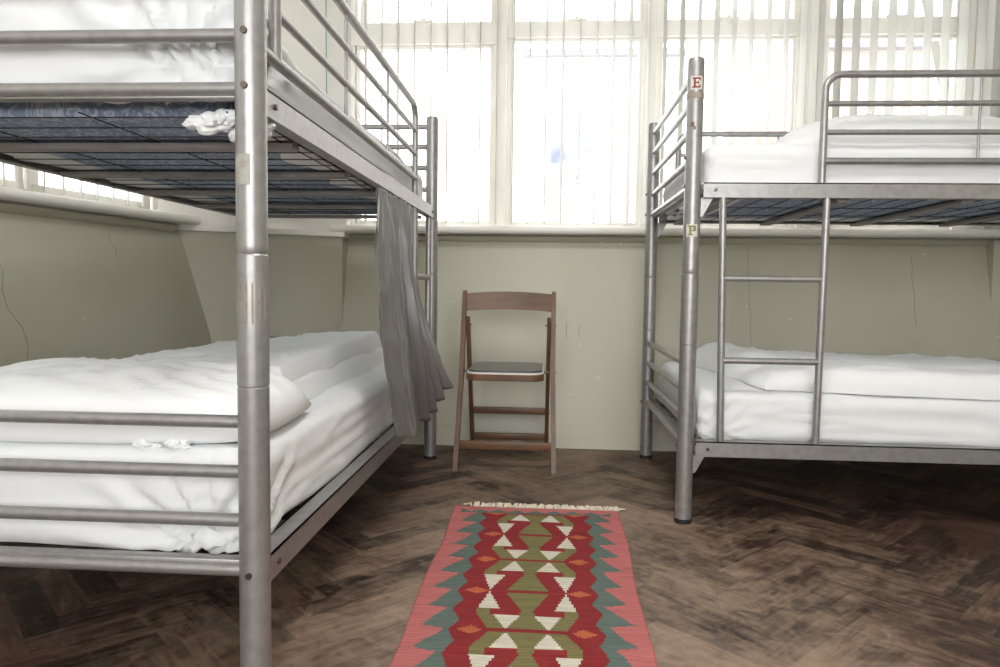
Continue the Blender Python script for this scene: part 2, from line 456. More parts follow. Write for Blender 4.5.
crack(wb, [(1.86+.004*math.sin(i*2), yb2(1.0-.05*i), 1.0-.05*i) for i in range(8)], .0022)
crack(wb, [(1.04+.003*math.sin(i*2), yb2(1.05-.05*i), 1.05-.05*i) for i in range(11)], .0018)
# angled corner piers between the walls
plan_l = [(-1.085, 3.758), (-1.70, 3.405), (-1.86, 3.30), (-2.2, 3.5), (-2.2, 4.14), (-1.085, 4.14)]
tag(obj('wall_corner_left', prism(plan_l, -.02, 1.085), M['wall'], smooth=False), kind='structure')
plan_l2 = [(-1.085, 3.83), (-1.72, 3.465), (-1.90, 3.36), (-2.2, 3.56), (-2.2, 4.14), (-1.085, 4.14)]
tag(obj('wall_corner_left_upper', prism(plan_l2, 1.086, 2.9), M['ceil'], smooth=False), kind='structure')
plan_r = [(2.235, 3.80), (2.72, 3.70), (3.2, 3.45), (3.4, 4.14), (2.235, 4.14)]
tag(obj('wall_corner_right', prism(plan_r, -.02, 1.085), M['wall'], smooth=False), kind='structure')
plan_r2 = [(2.08, 3.90), (2.72, 3.76), (3.2, 3.5), (3.4, 4.14), (2.08, 4.14)]
tag(obj('wall_corner_right_upper', prism(plan_r2, 1.15, 2.9), M['cream'], smooth=False), kind='structure')
b = bmesh.new(); bx(b, 3.1, 3.3, -2.4, 3.6, -.02, 2.9)
tag(obj('wall_right', b, M['wall'], smooth=False), kind='structure')
# wall above back windows
b = bmesh.new(); bx(b, -1.2, 2.3, 3.88, 4.14, 2.72, 2.95)
tag(obj('wall_back_upper', b, M['ceil'], smooth=False), kind='structure')
b = swept([(0, 2.72), (.25, 2.72), (.25, 2.95), (0, 2.95)], pl)
tag(obj('wall_left_upper', b, M['ceil'], smooth=False), kind='structure')
b = bmesh.new(); bx(b, -3.3, 3.5, -2.6, 4.3, 2.9, 3.0)
tag(obj('ceiling', b, M['ceil'], smooth=False), kind='structure')
# unseen wall behind the viewer, its opening added to let fill light in
b = bmesh.new()
bx(b, -3.3, -1.7, -2.5, -2.3, -.02, 2.9); bx(b, 1.9, 3.4, -2.5, -2.3, -.02, 2.9); bx(b, -1.7, 1.9, -2.5, -2.3, -.02, .75); bx(b, -1.7, 1.9, -2.5, -2.3, 2.6, 2.9)
tag(obj('wall_front', b, M['ceil'], smooth=False), kind='structure')
# left wall: solid part beside its window nearest the viewer
seg = [(*leftp(s)[:2], nL.x, nL.y) for s in (2.9, 5.75)]
tag(obj('wall_left_plain', swept([(0, 1.10), (.25, 1.10), (.25, 2.72), (0, 2.72)], seg), M['ceil'], smooth=False), kind='structure')

# sills (bull-nosed boards) and the moulding below them
def nose(d_in, z, th, n=8):
    pr = [(.32, z), (-d_in+th/2, z)]
    for i in range(1, n): a = PI/2+PI*i/n; pr.append((-d_in+th/2+math.cos(a)*th/2, z-th/2+math.sin(a)*th/2))
    pr += [(-d_in+th/2, z-th), (.32, z-th)]
    return pr
pb = [(-1.15, 3.88, 0, 1), (2.45, 3.88, 0, 1)]
tag(obj('trim_1', swept(nose(.13, SILL, .04), pb), M['cream'], sharp=60), kind='structure')
pls = [(*leftp(s)[:2], nL.x, nL.y) for s in (-.07, 5.6)]
tag(obj('trim_2', swept(nose(.10, SILL, .04), pls), M['cream'], sharp=60), kind='structure')
mould = [(-.03, 1.10), (-.045, 1.088), (-.03, 1.075), (-.005, 1.06), (.05, 1.06), (.05, 1.10)]
tag(obj('trim_3', swept(mould, [(-1.085, 3.88, 0, 1), (2.24, 3.88, 0, 1)]), M['wall'], sharp=60), kind='structure')
tag(obj('trim_4', swept([(a-.005, z) for a, z in mould], [(*leftp(s)[:2], nL.x, nL.y) for s in (0.02, 5.6)]), M['wall'], sharp=60), kind='structure')
led = prism([(-1.07, 3.745), (-1.70, 3.385), (-1.88, 3.28), (-1.95, 3.4), (-1.07, 3.9)], 1.075, 1.10)
tag(obj('trim_5', led, M['cream'], smooth=False), kind='structure')

# windows of the back wall
YW = 3.955
def rectframe(bm, x0, x1, z0, z1, w, y0, y1, bev=.004):
    bx(bm, x0, x0+w, y0, y1, z0, z1, bev); bx(bm, x1-w, x1, y0, y1, z0, z1, bev)
    bx(bm, x0+w, x1-w, y0, y1, z0, z0+w, bev); bx(bm, x0+w, x1-w, y0, y1, z1-w, z1, bev)
mx = [-1.085, -.262, .522, 1.345, 2.11]
wid = [.0, .052, .05, .11, .0]
for i in range(4):
    a = mx[i]+(wid[i]/2 if i else 0); c = mx[i+1]-(wid[i+1]/2 if i < 3 else 0)
    w = empty('window_%d' % (i+1), ((a+c)/2, YW, SILL)); tag(w, kind='structure')
    def loc(o):
        o.location = (-(a+c)/2, -YW, -SILL); return o
    b = bmesh.new()
    rectframe(b, a, c, SILL, 2.72, .022, YW-.03, YW+.05)
    if i == 0: bx(b, a, c, YW-.04, YW+.05, 2.115, 2.22, .005)
    else: bx(b, a, c, YW-.04, YW+.05, 2.145, 2.22, .005)
    loc(obj('window_frame', b, M['frame'], w))
    b = bmesh.new()
    if i == 0: rectframe(b, a+.03, c-.02, SILL+.02, 2.115, .02, YW-.02, YW+.03)
    else: rectframe(b, a+.022, c-.022, SILL+.022, 2.145, .016, YW-.02, YW+.03)
    loc(obj('casement', b, M['frame'], w))
    b = bmesh.new()
    rectframe(b, a+.022, c-.022, 2.22, 2.70, .018, YW-.02, YW+.03)
    loc(obj('top_light_frame', b, M['frame'], w))
    b = bmesh.new(); bx(b, a+.02, c-.02, YW+.004, YW+.008, SILL+.02, 2.70)
    loc(obj('pane', b, M['glass'], w, smooth=False))
    b = bmesh.new(); bx(b, (a+c)/2-.012, (a+c)/2+.012, YW-.045, YW-.02, 2.21, 2.25, .004); bx(b, (a+c)/2-.05, (a+c)/2+.05, YW-.055, YW-.045, 2.225, 2.237, .003)
    loc(obj('latch', b, M['frame'], w))
for k in (1, 2, 3):
    b = bmesh.new(); bx(b, mx[k]-wid[k]/2, mx[k]+wid[k]/2, YW-.07, YW+.09, SILL, 2.72, .006)
    if k == 3: bx(b, mx[k]-.022, mx[k]+.022, YW-.09, YW-.06, SILL, 2.72, .006)
    tag(obj('trim_%d' % (k+5), b, M['frame']), kind='structure')
# window of the left wall
w = empty('window_5', (0, 0, 0)); tag(w, kind='structure')
for s0, s1 in ((.06, .72), (.72, 1.44), (1.44, 2.16), (2.16, 2.88)):
    a = leftp(s0+.023, .1); c = leftp(s1-.023, .1)
    b = bmesh.new()
    beam(b, (a.x, a.y, SILL), (a.x, a.y, 2.72), .04, .07); beam(b, (c.x, c.y, SILL), (c.x, c.y, 2.72), .04, .07)
    beam(b, (a.x, a.y, SILL+.025), (c.x, c.y, SILL+.025), .06, .05); beam(b, (a.x, a.y, 2.69), (c.x, c.y, 2.69), .06, .05); beam(b, (a.x, a.y, 2.23), (c.x, c.y, 2.23), .06, .10)
    obj('window_frame', b, M['frame'], w, smooth=False)
    b = bmesh.new(); beam(b, (a.x, a.y, 1.93), (c.x, c.y, 1.93), .004, 1.5)
    obj('pane', b, M['glass'], w, smooth=False)

# ------------------------------------------------------------------ vertical blinds
def vane_mesh(w, z0, z1):
    bm = bmesh.new(); n = 6; th = .0009
    A, B = [], []
    for i in range(n+1):
        t = i/n-.5; y = t*w; x = .004*(1-4*t*t)
        A.append([bm.verts.new((x, y, z)) for z in (z0, z1)]); B.append([bm.verts.new((x+th, y, z)) for z in (z0, z1)])
    for i in range(n):
        bm.faces.new((A[i][0], A[i+1][0], A[i+1][1], A[i][1])); bm.faces.new((B[i][0], B[i][1], B[i+1][1], B[i+1][0]))
        bm.faces.new((A[i][0], B[i][0], B[i+1][0], A[i+1][0])); bm.faces.new((A[i][1], A[i+1][1], B[i+1][1], B[i][1]))
    bm.faces.new((A[0][0], A[0][1], B[0][1], B[0][0])); bm.faces.new((A[n][0], B[n][0], B[n][1], A[n][1]))
    return bm
bl = empty('vertical_blind', (.5, 3.83, 2.66))
tag(bl, 'white vertical blind of narrow fabric vanes hanging across the wide back windows', 'blind')
b = bmesh.new(); bx(b, -1.70, 2.1, -.02, .02, 0, .04, .004); obj('head_rail', b, M['cream'], bl)
proto = obj('vane', vane_mesh(.076, -1.50, -.0), M['vane'], bl)
xs = []; x = -1.565
while x < 2.02: xs.append(x); x += .0865
vd = proto.data
for i, x in enumerate(xs):
    v = proto if i == 0 else proto.copy()
    if i: C.objects.link(v)
    v.parent = bl; v.location = (x, 0, 0); v.rotation_euler = (0, 0, R(random.uniform(2, 9)))
b = bmesh.new(); 
tube(b, [(-1.66, -.10, 0), (-1.66, -.10, -.5), (-1.655, -.10, -1.2)], .0022, 6); obj('pull_cord', b, M['cord'], bl)
bl2 = empty('vertical_blind', leftp(1.4, .03)+Vector((0, 0, 2.66)), math.atan2(dL.y, dL.x))
tag(bl2, 'white vertical blind over the left side window, glimpsed below the upper bunk', 'blind')
b = bmesh.new(); bx(b, -1.36, 1.4, -.02, .02, 0, .04, .004); obj('head_rail', b, M['cream'], bl2)
p2 = proto.copy(); C.objects.link(p2); p2.parent = bl2
for i in range(31):
    v = p2 if i == 0 else p2.copy()
    if i: C.objects.link(v)
    v.parent = bl2; v.location = (-1.32+i*.0865, 0, 0); v.rotation_euler = (0, 0, R(random.uniform(-46, -36)))

# ------------------------------------------------------------------ bunk beds
BL, BH = 2.065, 1.605
POST_R = .0288
def make_bed(name, loc, rz, sg, label, BW):
    """local x along the bed from the ladder end, sg*y across (guard and ladder side at y=0)"""
    root = empty(name, loc, rz)
    tag(root, label, 'bunk bed', None)
    Y = lambda v: v*sg
    posts = {}
    for (px, py) in ((0, 0), (0, BW), (BL, 0), (BL, BW)):
        b = bmesh.new()
        r = POST_R
        zs = [(0.012, r), (.02, r), (.62, r), (.628, r), (.630, r-.0018), (.632, r+.0004), (.642, r+.0004), (.865, r+.0004), (.873, r+.0004), (.876, r-.002), (.879, r-.0006), (.89, r-.0006), (1.585, r-.0006), (1.597, r-.0006), (BH, r-.004)]
        n = 28; rings = []
        for z, rr in zs: rings.append([b.verts.new((px+rr*math.cos(2*PI*k/n), Y(py)+rr*math.sin(2*PI*k/n), z)) for k in range(n)])
        for A, B in zip(rings, rings[1:]):
            for k in range(n): b.faces.new((A[k], A[(k+1) % n], B[(k+1) % n], B[k]))
        b.faces.new(rings[0]); b.faces.new(rings[-1])
        p = obj('post', b, M['silver'], root, sharp=25); posts[(px, py)] = p
        b = bmesh.new(); tube(b, [(px, Y(py), 0), (px, Y(py), .016)], POST_R+.0015, 24); obj('rubber_foot', b, M['rubber'], p)
        ex = -1 if px == 0 else 1
        for z in (.276, 1.176, 1.272):
            b = bmesh.new(); tube(b, [(px+ex*(POST_R-.003), Y(py)+sg*.0, z), (px+ex*(POST_R+.004), Y(py), z)], .0062, 12); obj('bolt', b, M['bolt'], p)
    # end rails
    for px in (0, BL):
        for z, r in ((.2760, .0125), (.3720, .0125), (.4655, .0125), (.5610, .0125), (1.176, .013), (1.272, .0125), (1.372, .0125), (1.468, .0125), (1.56, .0125)):
            b = bmesh.new(); tube(b, [(px, Y(POST_R*.7), z), (px, Y(BW-POST_R*.7), z)], r, 16); obj('end_rail', b, M['silver'], root)
        ix = .012 if px == 0 else -.012
        for z in (.285, 1.168):
            b = bmesh.new(); bx(b, px+ix-.014, px+ix+.014, Y(.03), Y(BW-.03), z-.008, z+.010, .002); obj('end_bar', b, M['silver'], root)
    # side rails, angle profile
    for py, s in ((0, 1), (BW, -1)):
        for z0, z1 in ((.239, .2925), (1.1366, 1.187)):
            b = bmesh.new()
            bx(b, .034, BL-.034, Y(py-s*.016), Y(py-s*.012), z0, z1)
            bx(b, .034, BL-.034, Y(py-s*.016), Y(py+s*.026), z1-.004, z1)
            bx(b, .034, BL-.034, Y(py-s*.012), Y(py+s*.016), z0, z0+.004)
            rl = obj('side_rail', b, M['silver'], root, smooth=False)
            for x in (.075, BL-.075):
                b = bmesh.new(); tube(b, [(x, Y(py-s*.014), (z0+z1)/2), (x, Y(py-s*.021), (z0+z1)/2)], .0062, 12); obj('bolt', b, M['bolt'], rl)
            # gusset plates at both ends
            for x, d in ((.026, 1), (BL-.026, -1)):
                b = bmesh.new(); q = Y(py+s*.004)
                lo = [(x, q, z0), (x+d*.045, q, z0), (x+d*.012, q, z0-.062), (x, q, z0-.066)]
                A = [b.verts.new(v) for v in lo]; B = [b.verts.new((v[0], v[1]+.004, v[2])) for v in lo]
                b.faces.new(A); b.faces.new(B[::-1])
                for k in range(4): b.faces.new((A[k], A[(k+1) % 4], B[(k+1) % 4], B[k]))
                obj('gusset', b, M['silver'], rl, smooth=False)
    # slats and wire mesh, both decks
    for dz in (.252, 1.13):
        for k, x in enumerate((.12, .52, .93, 1.33, 1.745)):
            b = bmesh.new(); bx(b, x-.0225, x+.0225, Y(.03), Y(BW-.03), dz-.004, dz+.0095, .002); obj('slat', b, M['slat'], root)
        b = bmesh.new()
        k = 0
        y = .06
        while y < BW-.03:
            bx(b, .03, BL-.03, Y(y)-.001, Y(y)+.001, dz+.0115, dz+.0139); y += .29
        x = .07
        while x < BL-.04:
            bx(b, x-.0008, x+.0008, Y(.02), Y(BW-.02), dz+.0095, dz+.0119); x += .092
        obj('wire_mesh', b, M['wire'], root, smooth=False)
    # guards
    def guard(g0, g1, y, nverts, nm='guard_rail', ext=0, low=1.15):
        zt = 1.55
        b = bmesh.new()
        ya = Y(y)
        path = arc_path((g0, ya, 1.15), (g0, ya, zt), ((g0+g1)/2, ya, zt), .055)[:-1] + arc_path(((g0+g1)/2, ya, zt), (g1, ya, zt), (g1, ya, low), .055)[1:]
        tube(b, path, .0125, 16)
        g = obj(nm, b, M['silver'], root, sharp=60)
        for z in (1.262, 1.358, 1.453):
            b = bmesh.new(); tube(b, [(g0, ya, z), (ext if ext and z < 1.3 else g1, ya, z)], .012 if z < 1.3 else .0095, 14); obj('guard_bar', b, M['silver'], g)
        for i in range(nverts):
            x = g0+(g1-g0)*(i+1)/(nverts+1)
            b = bmesh.new(); tube(b, [(x, ya, 1.257), (x, ya, zt-.008)], .0048, 10); obj('guard_upright', b, M['silver'], g)
    guard(.431, 1.945, 0, 2, ext=BL-.02, low=1.262)
    guard(.11, 1.95, BW-.026, 3)
    # ladder
    l0, l1 = .119, .444
    b = bmesh.new()
    tube(b, [(l0, Y(-.004), .293), (l0-.016, Y(-.004), 1.14)], .0125, 16)
    la = obj('ladder', b, M['silver'], root)
    b = bmesh.new(); tube(b, [(l1, Y(-.004), .293), (l1+.006, Y(-.004), 1.14)], .0125, 16); obj('ladder_upright', b, M['silver'], la)
    for z in (.577, .861):
        b = bmesh.new(); tube(b, [(l0-.006, Y(-.004), z), (l1+.003, Y(-.004), z)], .0115, 14); obj('rung', b, M['silver'], la)
    return root, posts

def patch(px, py, r, a0, a1, z0, z1, m, parent, name, th=.0006, n=8):
    b = bmesh.new(); A, B = [], []
    for i in range(n+1):
        a = a0+(a1-a0)*i/n
        A.append([b.verts.new((px+(r+th)*math.cos(a), py+(r+th)*math.sin(a), z)) for z in (z0, z1)])
        B.append([b.verts.new((px+(r-.001)*math.cos(a), py+(r-.001)*math.sin(a), z)) for z in (z0, z1)])
    for i in range(n):
        b.faces.new((A[i][0], A[i+1][0], A[i+1][1], A[i][1])); b.faces.new((B[i][0], B[i][1], B[i+1][1], B[i+1][0]))
        b.faces.new((A[i][0], B[i][0], B[i+1][0], A[i+1][0])); b.faces.new((A[i][1], A[i+1][1], B[i+1][1], B[i][1]))
    b.faces.new((A[0][0], A[0][1], B[0][1], B[0][0])); b.faces.new((A[n][0], B[n][0], B[n][1], A[n][1]))
    return obj(name, b, m, parent)

XL, YLN, YLF = -.5479, 1.3106, 3.3759
XR, YR1 = .4915, 2.5443
bedL, postsL = make_bed('bunk_bed', (XL, YLF, 0), R(-90), -1, 'silver metal bunk bed on the left, with a grey curtain hung from its upper deck', .90)
bedR, postsR = make_bed('bunk_bed', (XR, YR1, 0), 0, 1, 'silver metal bunk bed on the right, with letter stickers on its front post', .973)

# tapes and stickers. Right bed, front post: angles face the viewer
pr = postsR[(0, 0)]
ac = math.atan2(-YR1, -XR)
def glyph(ch):
    if ch == 'E':   # slab-serif letter as rectangles in a 10 x 12 field
        return [(1.5, 0, 4, 12), (0, 0, 9, 1.8), (0, 10.2, 9, 12), (4, 5.2, 6.6, 6.8), (6.2, 4.2, 7.3, 7.8), (8, 0, 9.4, 3.6), (8, 8.4, 9.4, 12)]
    return [(1.8, 0, 4.4, 12), (0, 0, 6.4, 1.5), (0, 10.5, 7, 12), (4.4, 5, 8, 6.8), (6.6, 5.4, 9.6, 11.6), (5, 10.2, 9, 12)]
def letter(post, ang, zc, size, ch, pm, lm):
    hw = size*.52/POST_R
    st = patch(0, 0, POST_R, ang-hw, ang+hw, zc-size*.56, zc+size*.56, pm, post, 'letter_sticker')
    st['label'] = 'white sticker with a %s letter %s' % ('red' if ch == 'E' else 'olive', ch)
    k = size*.86/12
    b = bmesh.new()
    for (x0, y0, x1, y1) in glyph(ch):
        a0 = ang+(x0-4.8)*k/POST_R; a1 = ang+(x1-4.8)*k/POST_R
        n = 4; A = []; B = []
        for i in range(n+1):
            a = a0+(a1-a0)*i/n
            A.append([b.verts.new(((POST_R+.0013)*math.cos(a), (POST_R+.0013)*math.sin(a), zc-6*k+z*k)) for z in (y0, y1)])
            B.append([b.verts.new(((POST_R+.0002)*math.cos(a), (POST_R+.0002)*math.sin(a), zc-6*k+z*k)) for z in (y0, y1)])
        for i in range(n):
            b.faces.new((A[i][0], A[i+1][0], A[i+1][1], A[i][1]))
            b.faces.new((A[i][0], B[i][0], B[i+1][0], A[i+1][0])); b.faces.new((A[i][1], A[i+1][1], B[i+1][1], B[i][1]))
    obj('letter', b, lm, st, smooth=False)
letter(pr, ac+.10, 1.518, .040, 'E', M['paper'], M['red'])
letter(pr, ac+.05, 1.023, .038, 'P', M['paper'], M['olive'])
patch(0, 0, POST_R, ac-1.5, ac+1.5, 1.468, 1.488, M['tape'], pr, 'tape_band')
b_ = patch(0, 0, POST_R, ac-.42, ac-.02, 1.372, 1.388, M['brown'], pr, 'torn_sticker')
patch(0, 0, POST_R, ac-.1, ac+.16, 1.362, 1.374, M['brown'], pr, 'torn_sticker')
pn = postsL[(BL, 0)]
an = math.atan2(-YLN, -XL)+R(90)
patch(BL, 0, POST_R, an-1.6, an+1.6, .748, .822, M['tape'], pn, 'tape_band')
patch(BL, 0, POST_R, an-1.2, an-.1, 1.0, 1.055, M['worn'], pn, 'worn_label')

# ------------------------------------------------------------------ mattresses
def make_mattress(loc, rz, sg, z0, z1, label, seed, gather, BW, inset=.03, zfix=None):
    """same local frame as the bed"""
    root = empty('mattress', loc, rz); tag(root, label, 'mattress')
    x0, x1 = .045, BL-.045
    ya, yb = sg*inset, sg*(BW-.035)
    y0, y1 = min(ya, yb), max(ya, yb)
    b = bmesh.new(); ins = .09 if z0 < 1 else .045; bx(b, x0+ins, x1-ins, y0+ins, y1-ins, z0+.001, z0+.05, .008)
    obj('ticking', b, M['tick'], root)
    def disp(p, n):
        d = Vector((0, 0, 0)); P = p*1.0
        side = max(abs(n.x), abs(n.y))
        a = fbm(Vector((P.x*2.2+seed, P.y*2.2, P.z*5)), 3)*.007
        lf = (1-abs(noise.noise(Vector((P.x*(2.5 if abs(n.y) > .5 else 9)+seed, P.y*(9 if abs(n.y) > .5 else 2.5), P.z*22)))))**5*.006*side
        d += n*(a+lf)
        for (gx, gy, gz, amp, reach) in gather:
            v = Vector((P.x-gx, P.y-gy, P.z-gz)); r = v.length
            if abs(n.x) > abs(n.y): ang = math.atan2(v.z, v.y)
            else: ang = math.atan2(v.z, v.x)
            w = math.exp(-(r/reach)**2)
            f = math.sin(ang*15+3*noise.noise(P*9))*.5+math.sin(ang*27+seed)*.25
            d += n*(f*amp*w*min(1, r/.03))*(side if side > .2 else .2)
        return d
    if zfix: 
        base_disp = disp
        def disp(p, n):
            q = base_disp(p, n); k = max(0, (p.z-z0)/(z1-z0)); q.z += zfix(p)*k; return q
    sh = cloth_box(x0, x1, y0, y1, z0+(.006 if z0 > 1 else .002), z1, .045, .011, disp, skip_bottom=True)
    # tucked hem underneath
    o = obj('fitted_sheet', sh, M['sheet'], root, sharp=180)
    return root

mLL = make_mattress((XL, YLF, 0), R(-90), -1, .272, .487, 'mattress in a white fitted sheet on the lower deck of the left bunk bed', 1.0,
                    [(BL-.045, -.12, .29, .030, .19), (BL-.09, -.03, .31, .012, .14)], .90)
mLU = make_mattress((XL, YLF, 0), R(-90), -1, 1.146, 1.335, 'mattress in a white fitted sheet on the upper deck of the left bunk bed', 5.0,
                    [(BL-.045, -.14, 1.20, .032, .24), (BL-.09, -.03, 1.2, .006, .12), (BL-.045, -.2, 1.36, .008, .15)], .90, zfix=lambda p: .045*max(0, min(1, (p.x-1.72)/.25)))
mRL = make_mattress((XR, YR1, 0), 0, 1, .272, .462, 'mattress in a white fitted sheet on the lower deck of the right bunk bed', 9.0,
                    [(.05, .06, .31, .009, .13), (.12, .03, .30, .007, .12)], .973, zfix=lambda p: .018*max(0, min(1, p.y/.5))*max(0, 1-max(0, p.x-.5))-.020*max(0, min(1, (p.x-.4)/1.1)))
mRU = make_mattress((XR, YR1, 0), 0, 1, 1.146, 1.333, 'mattress in a white fitted sheet on the upper deck of the right bunk bed', 13.0,
                    [(.05, .25, 1.2, .008, .15)], .973)
# sheet ends bunched under the upper mattresses (part of the sheet)
def tuck(root, pts, sg, nm='sheet_tuck'):
    for (x, y, z, a, b_, c_, sd) in pts: obj(nm, crumple((x, sg*y, z), (a, b_, c_), sd), M['sheet'], root, sharp=180)
def ragged(root, x0, x1, y0, y1, z, sg, seed, m):
    """thin rag of sheet lying flat under the mattress, seen through the wires"""
    bm = bmesh.new(); n = 40; T = []; B = []
    for i in range(n+1):
        t = i/n; x = x0+(x1-x0)*t
        lo = y0+.012*noise.noise(Vector((x*9, seed, 0))); hi = y1+.05*noise.noise(Vector((x*7, seed, 4)))+.018*noise.noise(Vector((x*31, seed, 4)))
        rowT = []; rowB = []
        for j in range(5):
            y = lo+(hi-lo)*j/4; zz = z+.003*noise.noise(Vector((x*20, y*20, seed)))
            rowT.append(bm.verts.new((x, sg*y, zz))); rowB.append(bm.verts.new((x, sg*y, zz-.0015)))
        T.append(rowT); B.append(rowB)
    for i in range(n):
        for j in range(4):
            bm.faces.new((T[i][j], T[i+1][j], T[i+1][j+1], T[i][j+1])); bm.faces.new((B[i][j], B[i][j+1], B[i+1][j+1], B[i+1][j]))
        bm.faces.new((T[i][0], B[i][0], B[i+1][0], T[i+1][0])); bm.faces.new((T[i][4], T[i+1][4], B[i+1][4], B[i][4]))
    for k in (0, n):
        for j in range(4): bm.faces.new((T[k][j], T[k][j+1], B[k][j+1], B[k][j]))
    obj('sheet_edge', bm, m, root, sharp=180)
tuck(mLU, [(BL-.05, .09, 1.128, .03, .058, .024, 2), (BL-.07, .03, 1.120, .035, .045, .03, 4)], -1)
ragged(mLU, .2, 1.9, .04, .13, 1.1465, -1, 3, M['sheet']); ragged(mLU, .3, 1.7, .73, .85, 1.1465, -1, 6, M['sheet'])
tuck(mRU, [(.05, .35, 1.145, .03, .09, .02, 7), (.06, .7, 1.145, .03, .09, .02, 8)], 1)
ragged(mRU, .1, 2.0, .78, .92, 1.1465, 1, 9, M['sheet']); ragged(mRU, .06, .2, .1, .9, 1.1465, 1, 12, M['sheet'])

# ------------------------------------------------------------------ bedding
def creases(x, y, seed, a=1, fx=5, fy=5):
    r1 = (1-abs(noise.noise(Vector((x*fx+y*3+seed, y*fy-x*2, seed)))))**6
    r2 = (1-abs(noise.noise(Vector((x*fx*1.9-y*5+seed*2, y*fy*1.8+x*4, seed+4)))))**7
    return a*(.008*r1+.005*r2+.005*fbm(Vector((x*4+seed, y*4, 0)), 3))

# left lower: pillow at the near end
p = obj('pillow', pillow_pad(-.995, 1.605, .82, .47, .142, .480, R(2), seed=3, pw=.40, wr=.007, flat=.2), M['duvet'], sharp=180)
tag(p, 'white pillow lying at the near end of the left lower bunk', 'pillow')
for v in []: pass
o = obj('pillowcase_knot', crumple((-.80, 1.385, .494), (.032, .018, .012), 21), M['duvet'], p, sharp=180)
o2 = obj('pillowcase_knot', crumple((-.735, 1.385, .497), (.028, .016, .011), 25), M['duvet'], p, sharp=180)

p = obj('pillow', pillow_pad(-1.03, 1.62, .76, .46, .14, 1.350, R(-2), seed=8, pw=.40, wr=.007, flat=.2), M['duvet'], sharp=180)
tag(p, 'white pillow at the near end of the left upper bunk, at the photo edge', 'pillow')
# left lower: folded duvet behind it, two thick layers
def duvet_left():
    root = empty('folded_duvet', (-1.1, 2.5, .485)); tag(root, 'white duvet folded in two layers behind the pillow on the left lower bunk', 'duvet')
    def mk(nm, x0, x1, y0, y1, zb, H, seed, rr, slope):
        def edge(s, t):
            x = x0+(x1-x0)*s; y = y0+(y1-y0)*t
            x += .012*noise.noise(Vector((y*4, seed, 0)))*(1 if s > .5 else .5)
            y += .012*noise.noise(Vector((x*4, seed, 5)))
            return x, y
        def h(x, y, s, t):
            d = min(min(s, 1-s)*(x1-x0), min(t, 1-t)*(y1-y0))
            e = edge_round(d, rr)
            return .004+H*e*(1+slope(s, t))+creases(x, y, seed, e)*1.5*min(1, d/.09)
        bm = slab(edge, h, lambda x, y: zb, 90, 90)
        for v in bm.verts: v.co -= Vector((-1.1, 2.5, .485))
        return obj(nm, bm, M['duvet'], root, sharp=180)
    mk('lower_layer', -1.42, -.695, 1.85, 3.12, .485, .062, 31, .030, lambda s, t: .15*t-.55*(1-s))
    mk('upper_layer', -1.43, -.715, 1.92, 3.09, .543, .066, 37, .033, lambda s, t: -.75*(1-s)-.3*(1-t)*s+.25*t*s)
duvet_left()

# right lower: duvet
def soft(name, label, cat, x0, x1, y0, y1, zb, H, seed, edgef=None, hf=None, rr=.04, m='duvet', cr=1, rrs=.16):
    def edge(s, t):
        x = x0+(x1-x0)*s; y = y0+(y1-y0)*t
        if edgef: x, y = edgef(x, y, s, t)
        return x, y
    def h(x, y, s, t):
        d = min(min(s, 1-s)*(x1-x0), min(t, 1-t)*(y1-y0)); e = edge_round(min(s, 1-s)*(x1-x0), rrs)*edge_round(min(t, 1-t)*(y1-y0), rr)
        k = hf(x, y) if hf else 1
        return .003+H*e*k+creases(x, y, seed, e)*cr*1.3*min(1, d/.09)
    zf = zb if callable(zb) else (lambda x, y: zb)
    bm = slab(edge, h, zf, 150, 70)
    o = obj(name, bm, M[m], sharp=180); tag(o, label, cat); return o
def ef(x, y, s, t):
    k = (1-s)**3
    x2 = x+.16*k*(1-t)+.02*noise.noise(Vector((y*8, 3, 0)))*k
    y2 = y-.006*noise.noise(Vector((x*5, 9, 0)))*(1-t)+.03*(1-t)*math.exp(-(s*6)**2)
    return x2, y2
def hf(x, y):
    k = 1.0-.25*max(0, (y-2.7)/.8)
    k *= 1-.5*max(0, 1-max(0, x-.74)/.3)*max(0, 1-(y-2.58)/.4)
    k += .38*math.exp(-((x-.80)/.12)**2)*max(0, (y-2.8)/.6)
    k += .25*math.exp(-((x-1.80)/.25)**2)*max(0, (y-2.6)/.9)
    return k
zRL = lambda x, y: .463+.018*max(0, min(1, (y-2.545)/.5))*max(0, min(1, 1-(x-.998)))-.020*max(0, min(1, (x-.9)/1.1))
soft('duvet', 'white duvet spread along the lower bunk of the right bed', 'duvet', .62, 2.50, 2.585, 3.44, zRL, .078, 51, ef, hf, .045)
# right upper duvet
def hf2(x, y):
    k = .9
    k *= .55+.45*min(1, max(0, (x-.90)/.25))**.7
    k *= 1-.25*math.exp(-((x-1.75)/.18)**2)
    k *= .55+.45*min(1, max(0, (y-2.62)/.35))
    return k
soft('duvet', 'white duvet heaped along the upper bunk of the right bed, behind its guard rail', 'duvet', .84, 2.49, 2.64, 3.42, 1.332, .185, 61, None, hf2, .10)

